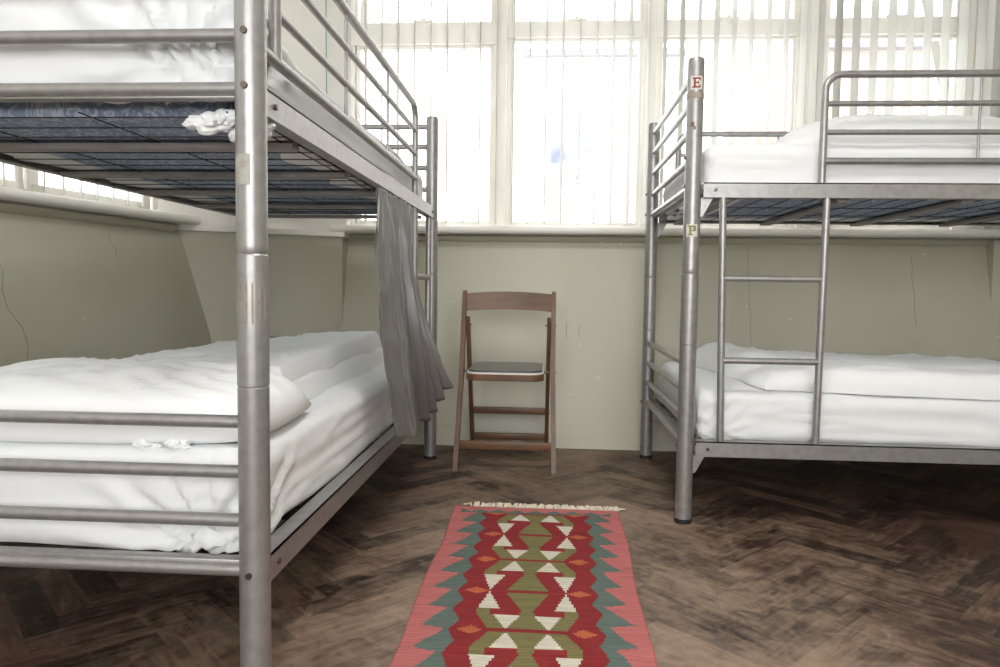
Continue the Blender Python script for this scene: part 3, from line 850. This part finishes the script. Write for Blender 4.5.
# white sheet end drooping below the near end of the left lower bunk
def droop():
    bm = bmesh.new(); n = 30; T = []; B = []
    for i in range(n+1):
        t = i/n; x = -1.42+.46*t; drop = .05*max(0, 1-t)**.6+.004*noise.noise(Vector((x*12, 0, 0)))
        a = []; c = []
        for j in range(7):
            z = .272-(drop)*j/6-.002; y = 1.375+.012*math.sin(x*30)*j/6
            a.append(bm.verts.new((x, y, z))); c.append(bm.verts.new((x, y+.002, z)))
        T.append(a); B.append(c)
    for i in range(n):
        for j in range(6):
            bm.faces.new((T[i][j], T[i+1][j], T[i+1][j+1], T[i][j+1])); bm.faces.new((B[i][j], B[i][j+1], B[i+1][j+1], B[i+1][j]))
        bm.faces.new((T[i][0], B[i][0], B[i+1][0], T[i+1][0])); bm.faces.new((T[i][6], T[i+1][6], B[i+1][6], B[i][6]))
    o = obj('sheet_end', bm, M['sheet'], None, sharp=180)
    o.parent = mLL; o.matrix_parent_inverse = (Matrix.Translation((XL, YLF, 0)) @ Matrix.Rotation(R(-90), 4, 'Z')).inverted()
droop()

# ------------------------------------------------------------------ curtain
def curtain():
    NS, NT = 150, 60
    ctrl = [  # s, top(x,y), mid(x,y) at z .77, bottom(x,y,z)
        (0.00, (-.535, 2.235), (-.503, 2.125), (-.470, 2.215, .345)),
        (0.18, (-.535, 2.31), (-.480, 2.20), (-.445, 2.29, .330)),
        (0.36, (-.535, 2.40), (-.470, 2.30), (-.440, 2.41, .312)),
        (0.42, (-.535, 2.45), (-.495, 2.36), (-.475, 2.49, .325)),
        (0.60, (-.535, 2.56), (-.475, 2.43), (-.445, 2.55, .345)),
        (0.76, (-.535, 2.66), (-.485, 2.50), (-.420, 2.58, .385)),
        (0.90, (-.535, 2.76), (-.480, 2.56), (-.395, 2.61, .430)),
        (1.00, (-.535, 2.84), (-.500, 2.62), (-.365, 2.63, .458))]
    def interp(s):
        for a, b in zip(ctrl, ctrl[1:]):
            if s <= b[0]+1e-9:
                k = (s-a[0])/(b[0]-a[0]); k = k*k*(3-2*k)*.5+k*.5
                L_ = lambda p, q: Vector([p[i]+(q[i]-p[i])*k for i in range(len(p))])
                return L_(a[1], b[1]), L_(a[2], b[2]), L_(a[3], b[3])
    bm = bmesh.new(); F, G = [], []
    for i in range(NS+1):
        s = i/NS; tp, md, bt = interp(s); f, g = [], []
        for j in range(NT+1):
            t = j/NT; zt = 1.128; zb = bt.z; z = zt+(zb-zt)*t
            zm = (zt-.77)/(zt-zb); 
            # quadratic through top, mid, bottom
            def q(a, m, b):
                k0 = (t-zm)*(t-1)/((0-zm)*(0-1)); k1 = t*(t-1)/(zm*(zm-1)); k2 = t*(t-zm)/(1*(1-zm)); return a*k0+m*k1+b*k2
            x = q(tp.x, md.x, bt.x); y = q(tp.y, md.y, bt.y)
            if t < .06: x = tp.x+(x-tp.x)*(t/.06)
            fr = max(0, min(1, (s-.34)/.08)); ed = math.exp(-((s-.07)/.035)**2)
            ph = 2*PI*(s*7.5)+1.2*noise.noise(Vector((s*3, t*1.2, 1)))
            x += fr*(.010+.024*min(1, t*1.5))*math.sin(ph)+.006*(1-t)**2*math.sin(2*PI*s*15)
            y += fr*.007*math.cos(ph)
            x += (1-fr)*(-.014*ed*min(1, t*3)+.010*math.sin(s/.36*PI)*t)
            x += .007*noise.noise(Vector((s*5, t*7-s*8, 3)))*ed*2
            x += .008*(1-abs(noise.noise(Vector((s*9, t*5, 7)))))**5
            x = max(x, -.527) if t > .07 else x
            f.append(bm.verts.new((x, y, z))); g.append(bm.verts.new((x-.0018, y, z)))
        F.append(f); G.append(g)
    for i in range(NS):
        for j in range(NT):
            bm.faces.new((F[i][j], F[i+1][j], F[i+1][j+1], F[i][j+1])); bm.faces.new((G[i][j], G[i][j+1], G[i+1][j+1], G[i+1][j]))
        bm.faces.new((F[i][0], G[i][0], G[i+1][0], F[i+1][0])); bm.faces.new((F[i][NT], F[i+1][NT], G[i+1][NT], G[i][NT]))
    for j in range(NT):
        bm.faces.new((F[0][j], F[0][j+1], G[0][j+1], G[0][j])); bm.faces.new((F[NS][j], G[NS][j], G[NS][j+1], F[NS][j+1]))
    o = obj('bed_curtain', bm, M['curtain'], sharp=180)
    tag(o, 'taupe satin curtain hanging in folds from the upper deck of the left bunk bed', 'curtain')
curtain()

# ------------------------------------------------------------------ folding chair
def chair():
    cx = -.180
    root = empty('folding_chair', (cx, 3.38, 0)); tag(root, 'brown wooden folding chair with grey padded seat standing against the green wall', 'chair')
    def add(nm, bm, m, par=root, sharp=40, label=None):
        for v in bm.verts:
            v.co -= Vector((cx, 3.38, 0)); v.co.x *= 1.03
            if v.co.z > .5: v.co.z += .012*(v.co.z-.5)/.28
        o = obj(nm, bm, m, par, sharp=sharp)
        if label: o['label'] = label
        return o
    KX = 1.03; F = lambda z: 3.165+.225*z/.8            # y of the long front/back posts at height z
    for s in (-1, 1):
        b = bmesh.new()
        xo = cx+s*.203; xb = cx+s*.214
        pts = [(xb, F(0), 0.0), (xo, F(.44), .44), (xo-s*.002, F(.80)+.012, .79)]
        for p, q in zip(pts, pts[1:]): beam(b, p, q, .021, .036, up=(0, 1, 0)) if False else None
        # one continuous swept post
        rows = []
        prof = [(-.0105, -.018), (.0105, -.018), (.0105, .018), (-.0105, .018)]
        zs = [0, .15, .3, .44, .58, .70, .785, .793]
        for z in zs:
            k = z/.44 if z < .44 else 1
            x = xb+(xo-xb)*k; y = F(z)+.012*max(0, (z-.6)/.2)**2
            w = 1 if z < .79 else .6
            rows.append([b.verts.new((x+a*w, y+d*w, z)) for a, d in prof])
        for A, B in zip(rows, rows[1:]):
            for k in range(4): b.faces.new((A[k], A[(k+1) % 4], B[(k+1) % 4], B[k]))
        b.faces.new(rows[0]); b.faces.new(rows[-1])
        bmesh.ops.bevel(b, geom=[e for e in b.edges if abs(e.verts[0].co.z-e.verts[1].co.z) > .01], offset=.004, segments=2, affect='EDGES')
        add('front_leg', b, M['wood'])
        # rear leg
        b = bmesh.new(); xr = cx+s*.180; xt = cx+s*.184
        beam(b, (xr, 3.60, 0.004), (xt, 3.345, .672), .019, .032, bev=.004, up=(0, 1, 0))
        add('rear_leg', b, M['wood'])
        b = bmesh.new(); tube(b, [(cx+s*.166, F(.64)+.003, .64), (cx+s*.217, F(.64)+.003, .64)], .004, 10); add('pivot_bolt', b, M['bolt'])
        b = bmesh.new(); tube(b, [(cx+s*.165, F(.435), .435), (cx+s*.219, F(.435), .435)], .004, 10); add('pivot_bolt', b, M['bolt'])
    # curved top rail with a slightly arched top
    b = bmesh.new(); n = 20; rows = []
    for i in range(n+1):
        t = -1+2*i/n; x = cx+t*.196; y = F(.745)+.010+.018*(1-t*t); zt = .779+.010*(1-t*t); zb = .700+.008*(1-t*t)
        rows.append([b.verts.new(v) for v in ((x, y-.009, zb), (x, y+.009, zb), (x, y+.009+.006, zt), (x, y-.009+.006, zt))])
    for A, B in zip(rows, rows[1:]):
        for k in range(4): b.faces.new((A[k], A[(k+1) % 4], B[(k+1) % 4], B[k]))
    b.faces.new(rows[0]); b.faces.new(rows[-1])
    bmesh.ops.bevel(b, geom=[e for e in b.edges if abs(e.verts[0].co.x-e.verts[1].co.x) > .003], offset=.003, segments=2, affect='EDGES')
    add('backrest', b, M['woodH'])
    # stretchers
    for (y, z, hw, hh, nm) in ((F(.11), .112, .203, .036, 'stretcher'), (3.60-.255*.21/.67, .215, .172, .032, 'stretcher'), (3.60-.255*.075/.67, .075, .172, .034, 'stretcher')):
        b = bmesh.new(); bx(b, cx-hw, cx+hw, y-.009, y+.009, z-hh/2, z+hh/2, .003); add(nm, b, M['woodH'])
    # seat frame: rounded front
    def seat_plan(hw, y0, y1, r, bow):
        P = []
        for (qx, qy, a0) in ((hw-r, y1-r, 0), (-hw+r, y1-r, 90), (-hw+r*1.6, y0+r*1.6, 180), (hw-r*1.6, y0+r*1.6, 270)):
            rr = r if a0 < 180 else r*1.6
            for i in range(7):
                a = R(a0+i*15); P.append((qx+rr*math.cos(a), qy+rr*math.sin(a)))
        return [(cx+x, y-bow*(1-(x/hw)**2) if y < (y0+y1)/2 else y) for x, y in P]
    def ext(plan, z0, z1, bev):
        bm = prism(plan, z0, z1)
        bmesh.ops.bevel(bm, geom=[e for e in bm.edges if abs(e.verts[0].co.z-e.verts[1].co.z) < 1e-5], offset=bev, segments=3, affect='EDGES')
        return bm
    add('seat_frame', ext(seat_plan(.165, 3.075, 3.47, .03, .012), .418, .446, .004), M['woodH'])
    sp = seat_plan(.157, 3.085, 3.46, .035, .010)
    bm = prism(sp, .446, .462)
    bmesh.ops.bevel(bm, geom=[e for e in bm.edges if min(e.verts[0].co.z, e.verts[1].co.z) > .46], offset=.007, segments=4, affect='EDGES')
    st = add('seat', bm, M['vinyl'], label='grey vinyl seat pad')
    b = bmesh.new(); pts = [(x, y, .4495) for x, y in seat_plan(.160, 3.081, 3.464, .036, .011)]
    tube(b, pts+[pts[0]], .0045, 8, cap=False)
    add('piping', b, M['piping'], st, label='white piping around the seat pad')
chair()

# ------------------------------------------------------------------ kilim rug
def rug():
    X0, X1 = -.328, .275; YF, YN = 2.628, 1.22
    NX, NY = 118, 236
    pink, teal, red, green, white, orange, dred = [srgb(*c) for c in ((182, 108, 106), (96, 110, 103), (136, 48, 50), (120, 114, 76), (205, 198, 182), (184, 100, 68), (110, 38, 42))]
    rng = random.Random(5)
    per = .446; LY = 2.555
    def col(a, y):
        sgn = -1 if a < 0 else 1; A = abs(a); d = LY-y
        if d < 0:
            e = -d
            z = .5+.5*math.sin(a*22)
            if e > .052: return pink
            if A > .9: return pink
            if e > .012+.030*abs(((a*4.5) % 1)*2-1): return pink
            return teal
        q4 = (d/(per/4)) % 1
        if sgn > 0: q4 = (q4+.35) % 1
        T = .69+.22*q4 if q4 < .85 else .91-.22*(q4-.85)/.15*1.0
        T += .012*math.sin(d*40)
        if A > T: return pink
        q4b = (d/(per/4)+.45) % 1
        Rr = .575+.075*(1-abs(2*q4b-1))
        if A > Rr: return teal
        h = (d % per)/(per/2)
        q = h if h <= 1 else 2-h
        # orange lozenges at the unit boundary and at the middle
        for qq, half in ((0, .095), (1, .09)):
            dq = abs(q-qq); k = abs(A-.47)/.11+dq/half
            if k < 1: return orange
        G = .31+(.44-.31)*min(1, q/.38) if q < .5 else .44-(.44-.345)*(q-.5)/.5
        cgr = .055 if q < .5 else .055+.15*(q-.5)/.5
        if q < .035 and A < .34: return red
        if q > .965 and A < .2: return red
        if q < .38:
            if A > G: return red
            t = (q-.06)/.32
            if t > 0 and abs(A-.175) < .012+.105*t: return white
            return green
        if q < .52:
            if A > G: return red
            if A < .07 - .02*(q-.38)/.14: return green
            if A < .315: return red
            return green
        t = (q-.52)/.45
        if A < cgr: return green
        if t < 1:
            wl = .235+(.345-.235)*t; wr = .435-(.435-.350)*t
            if wl < A < wr: return white
        return red
    bm = bmesh.new(); ly = bm.faces.layers.float_color if False else None
    cl = bm.loops.layers.float_color.new('yarn')
    vs = [[None]*(NY+1) for _ in range(NX+1)]
    for i in range(NX+1):
        for j in range(NY+1):
            x = X0+(X1-X0)*i/NX; y = YF+(YN-YF)*j/NY
            w = .004*math.sin(j/NY*7+1)*(1 if i < 1 or i > NX-1 else 1)*0
            z = .006+.0022*noise.noise(Vector((x*5, y*7, 2)))+.0035*max(0, noise.noise(Vector((x*1.2, y*11, 8))))
            x += .004*math.sin(y*9); x -= (x-X0)*.045*(YF-y)/1.1
            vs[i][j] = bm.verts.new((x, y, z))
    ph = [rng.uniform(.93, 1.05) for _ in range(NY)]
    for i in range(NX):
        for j in range(NY):
            f = bm.faces.new((vs[i][j], vs[i][j+1], vs[i+1][j+1], vs[i+1][j]))
            a = -1+2*(i+.5)/NX; y = YF+(YN-YF)*(j+.5)/NY
            c = col(a+.0, y); k = ph[j]
            for lp in f.loops: lp[cl] = (c[0]*k, c[1]*k, c[2]*k, 1)
    # underside and rim
    ret = bmesh.ops.extrude_edge_only(bm, edges=[e for e in bm.edges if e.is_boundary])
    for v in [g for g in ret['geom'] if isinstance(g, bmesh.types.BMVert)]: v.co.z = .0008
    o = obj('kilim_rug', bm, M['rug'], sharp=180)
    tag(o, 'woven kilim rug in red, teal and olive with white triangles lying on the parquet floor', 'rug')
    b = bmesh.new(); x = X0+.06
    while x < X1+.002:
        l = rng.uniform(.014, .048); dx = rng.uniform(-.03, .03); z = .005
        P = [(x, YF-.003, .006), (x+dx*.3, YF+l*.45, .011+rng.uniform(0, .004)), (x+dx, YF+l, .006), (x+dx*1.6, YF+l*rng.uniform(.7, 1.15), .0045)]
        tube(b, P, .0028, 6, radii=[.003, .0042, .0032, .0018]); x += rng.uniform(.0045, .0085)
    f = obj('fringe', b, M['fringe'], o); f['kind'] = 'stuff'; f['label'] = 'cream knotted cotton fringe'
rug()

# ------------------------------------------------------------------ outside
def outside():
    t = empty('neighbouring_house', (1.6, 9, -3)); tag(t, 'pale neighbouring house seen washed out through the back windows', 'building')
    def add(nm, b, m, par=t):
        for v in b.verts: v.co -= Vector((1.6, 9, -3))
        return obj(nm, b, m, par, smooth=False)
    b = bmesh.new(); bx(b, -.35, 1.6, 9, 13, -3, 3.62); add('rendered_wall', b, M['render'])
    b = bmesh.new(); bx(b, 3.0, 6.0, 9, 13, -3, 3.7); add('brick_wall', b, M['brick'])
    b = bmesh.new(); bx(b, -.35, 1.6, 8.9, 9.0, 3.62, 3.70); bx(b, 3.0, 6.0, 8.88, 9.0, 3.68, 3.80); add('gutter', b, M['grey'])
    b = bmesh.new(); bx(b, .0, .45, 8.94, 9.0, 2.15, 2.95, .01); o = add('painted_board', b, M['board'])
    b = bmesh.new(); bx(b, -.03, .48, 8.9, 9.0, 2.10, 2.15); add('board_ledge', b, M['grey'], o)
    # timber braces of the bay, outside the glass
outside()
for k, (p0, p1, w) in enumerate((((1.86, 2.70), (2.10, 1.72), .035), ((2.02, 2.70), (2.10, 2.3), .05), ((-.98, 2.70), (-1.08, 2.0), .04))):
    b = bmesh.new(); beam(b, (p0[0], 4.02, p0[1]), (p1[0], 4.02, p1[1]), w, .05, .004)
    tag(obj('trim_%d' % (9+k), b, M['frame']), kind='structure')

# ------------------------------------------------------------------ light
wd = bpy.data.worlds.new('World'); S.world = wd; wd.use_nodes = True
bg = wd.node_tree.nodes['Background']; bg.inputs[0].default_value = (.985, .99, 1.0, 1); bg.inputs[1].default_value = 2.4
def area(name, loc, rot, sx, sy, p, col=(1, 1, 1)):
    l = bpy.data.lights.new(name, 'AREA'); l.shape = 'RECTANGLE'; l.size = sx; l.size_y = sy; l.energy = p; l.color = col
    o = bpy.data.objects.new(name, l); C.objects.link(o); o.location = loc; o.rotation_euler = rot; return o
area('rear_fill', (.1, -2.35, 1.7), (R(90), 0, 0), 3.4, 1.7, 20, (.97, .985, 1))  # added fill light in the opening behind the viewer
area('overhead_fill', (.15, 1.2, 2.82), (0, 0, 0), .6, .6, 15, (1, .985, .97))  # added fill from overhead, no lamp fixture modelled

# ------------------------------------------------------------------ camera
f, yaw, pitch, roll = 720.92, .0652, .0637, -.0129
fw = Vector((-math.sin(yaw)*math.cos(pitch), math.cos(yaw)*math.cos(pitch), -math.sin(pitch)))
r = Vector((math.cos(yaw), math.sin(yaw), 0)); u = r.cross(fw)
r2 = r*math.cos(roll)-u*math.sin(roll); u2 = u*math.cos(roll)+r*math.sin(roll)
cd = bpy.data.cameras.new('camera'); cam = bpy.data.objects.new('camera', cd); C.objects.link(cam)
Mx = Matrix((r2, u2, -fw)).transposed().to_4x4(); Mx.translation = Vector((0, 0, .82)); cam.matrix_world = Mx
cd.sensor_width = 36; cd.sensor_fit = 'HORIZONTAL'; cd.lens = f*36/1000; cd.clip_start = .02
S.camera = cam
S.view_settings.view_transform = 'Standard'; S.view_settings.look = 'None'; S.view_settings.gamma = 1; S.view_settings.use_curve_mapping = False
S.view_settings.exposure = 1.08
S.cycles.use_denoising = True
S.cycles.max_bounces = 10; S.cycles.transparent_max_bounces = 16
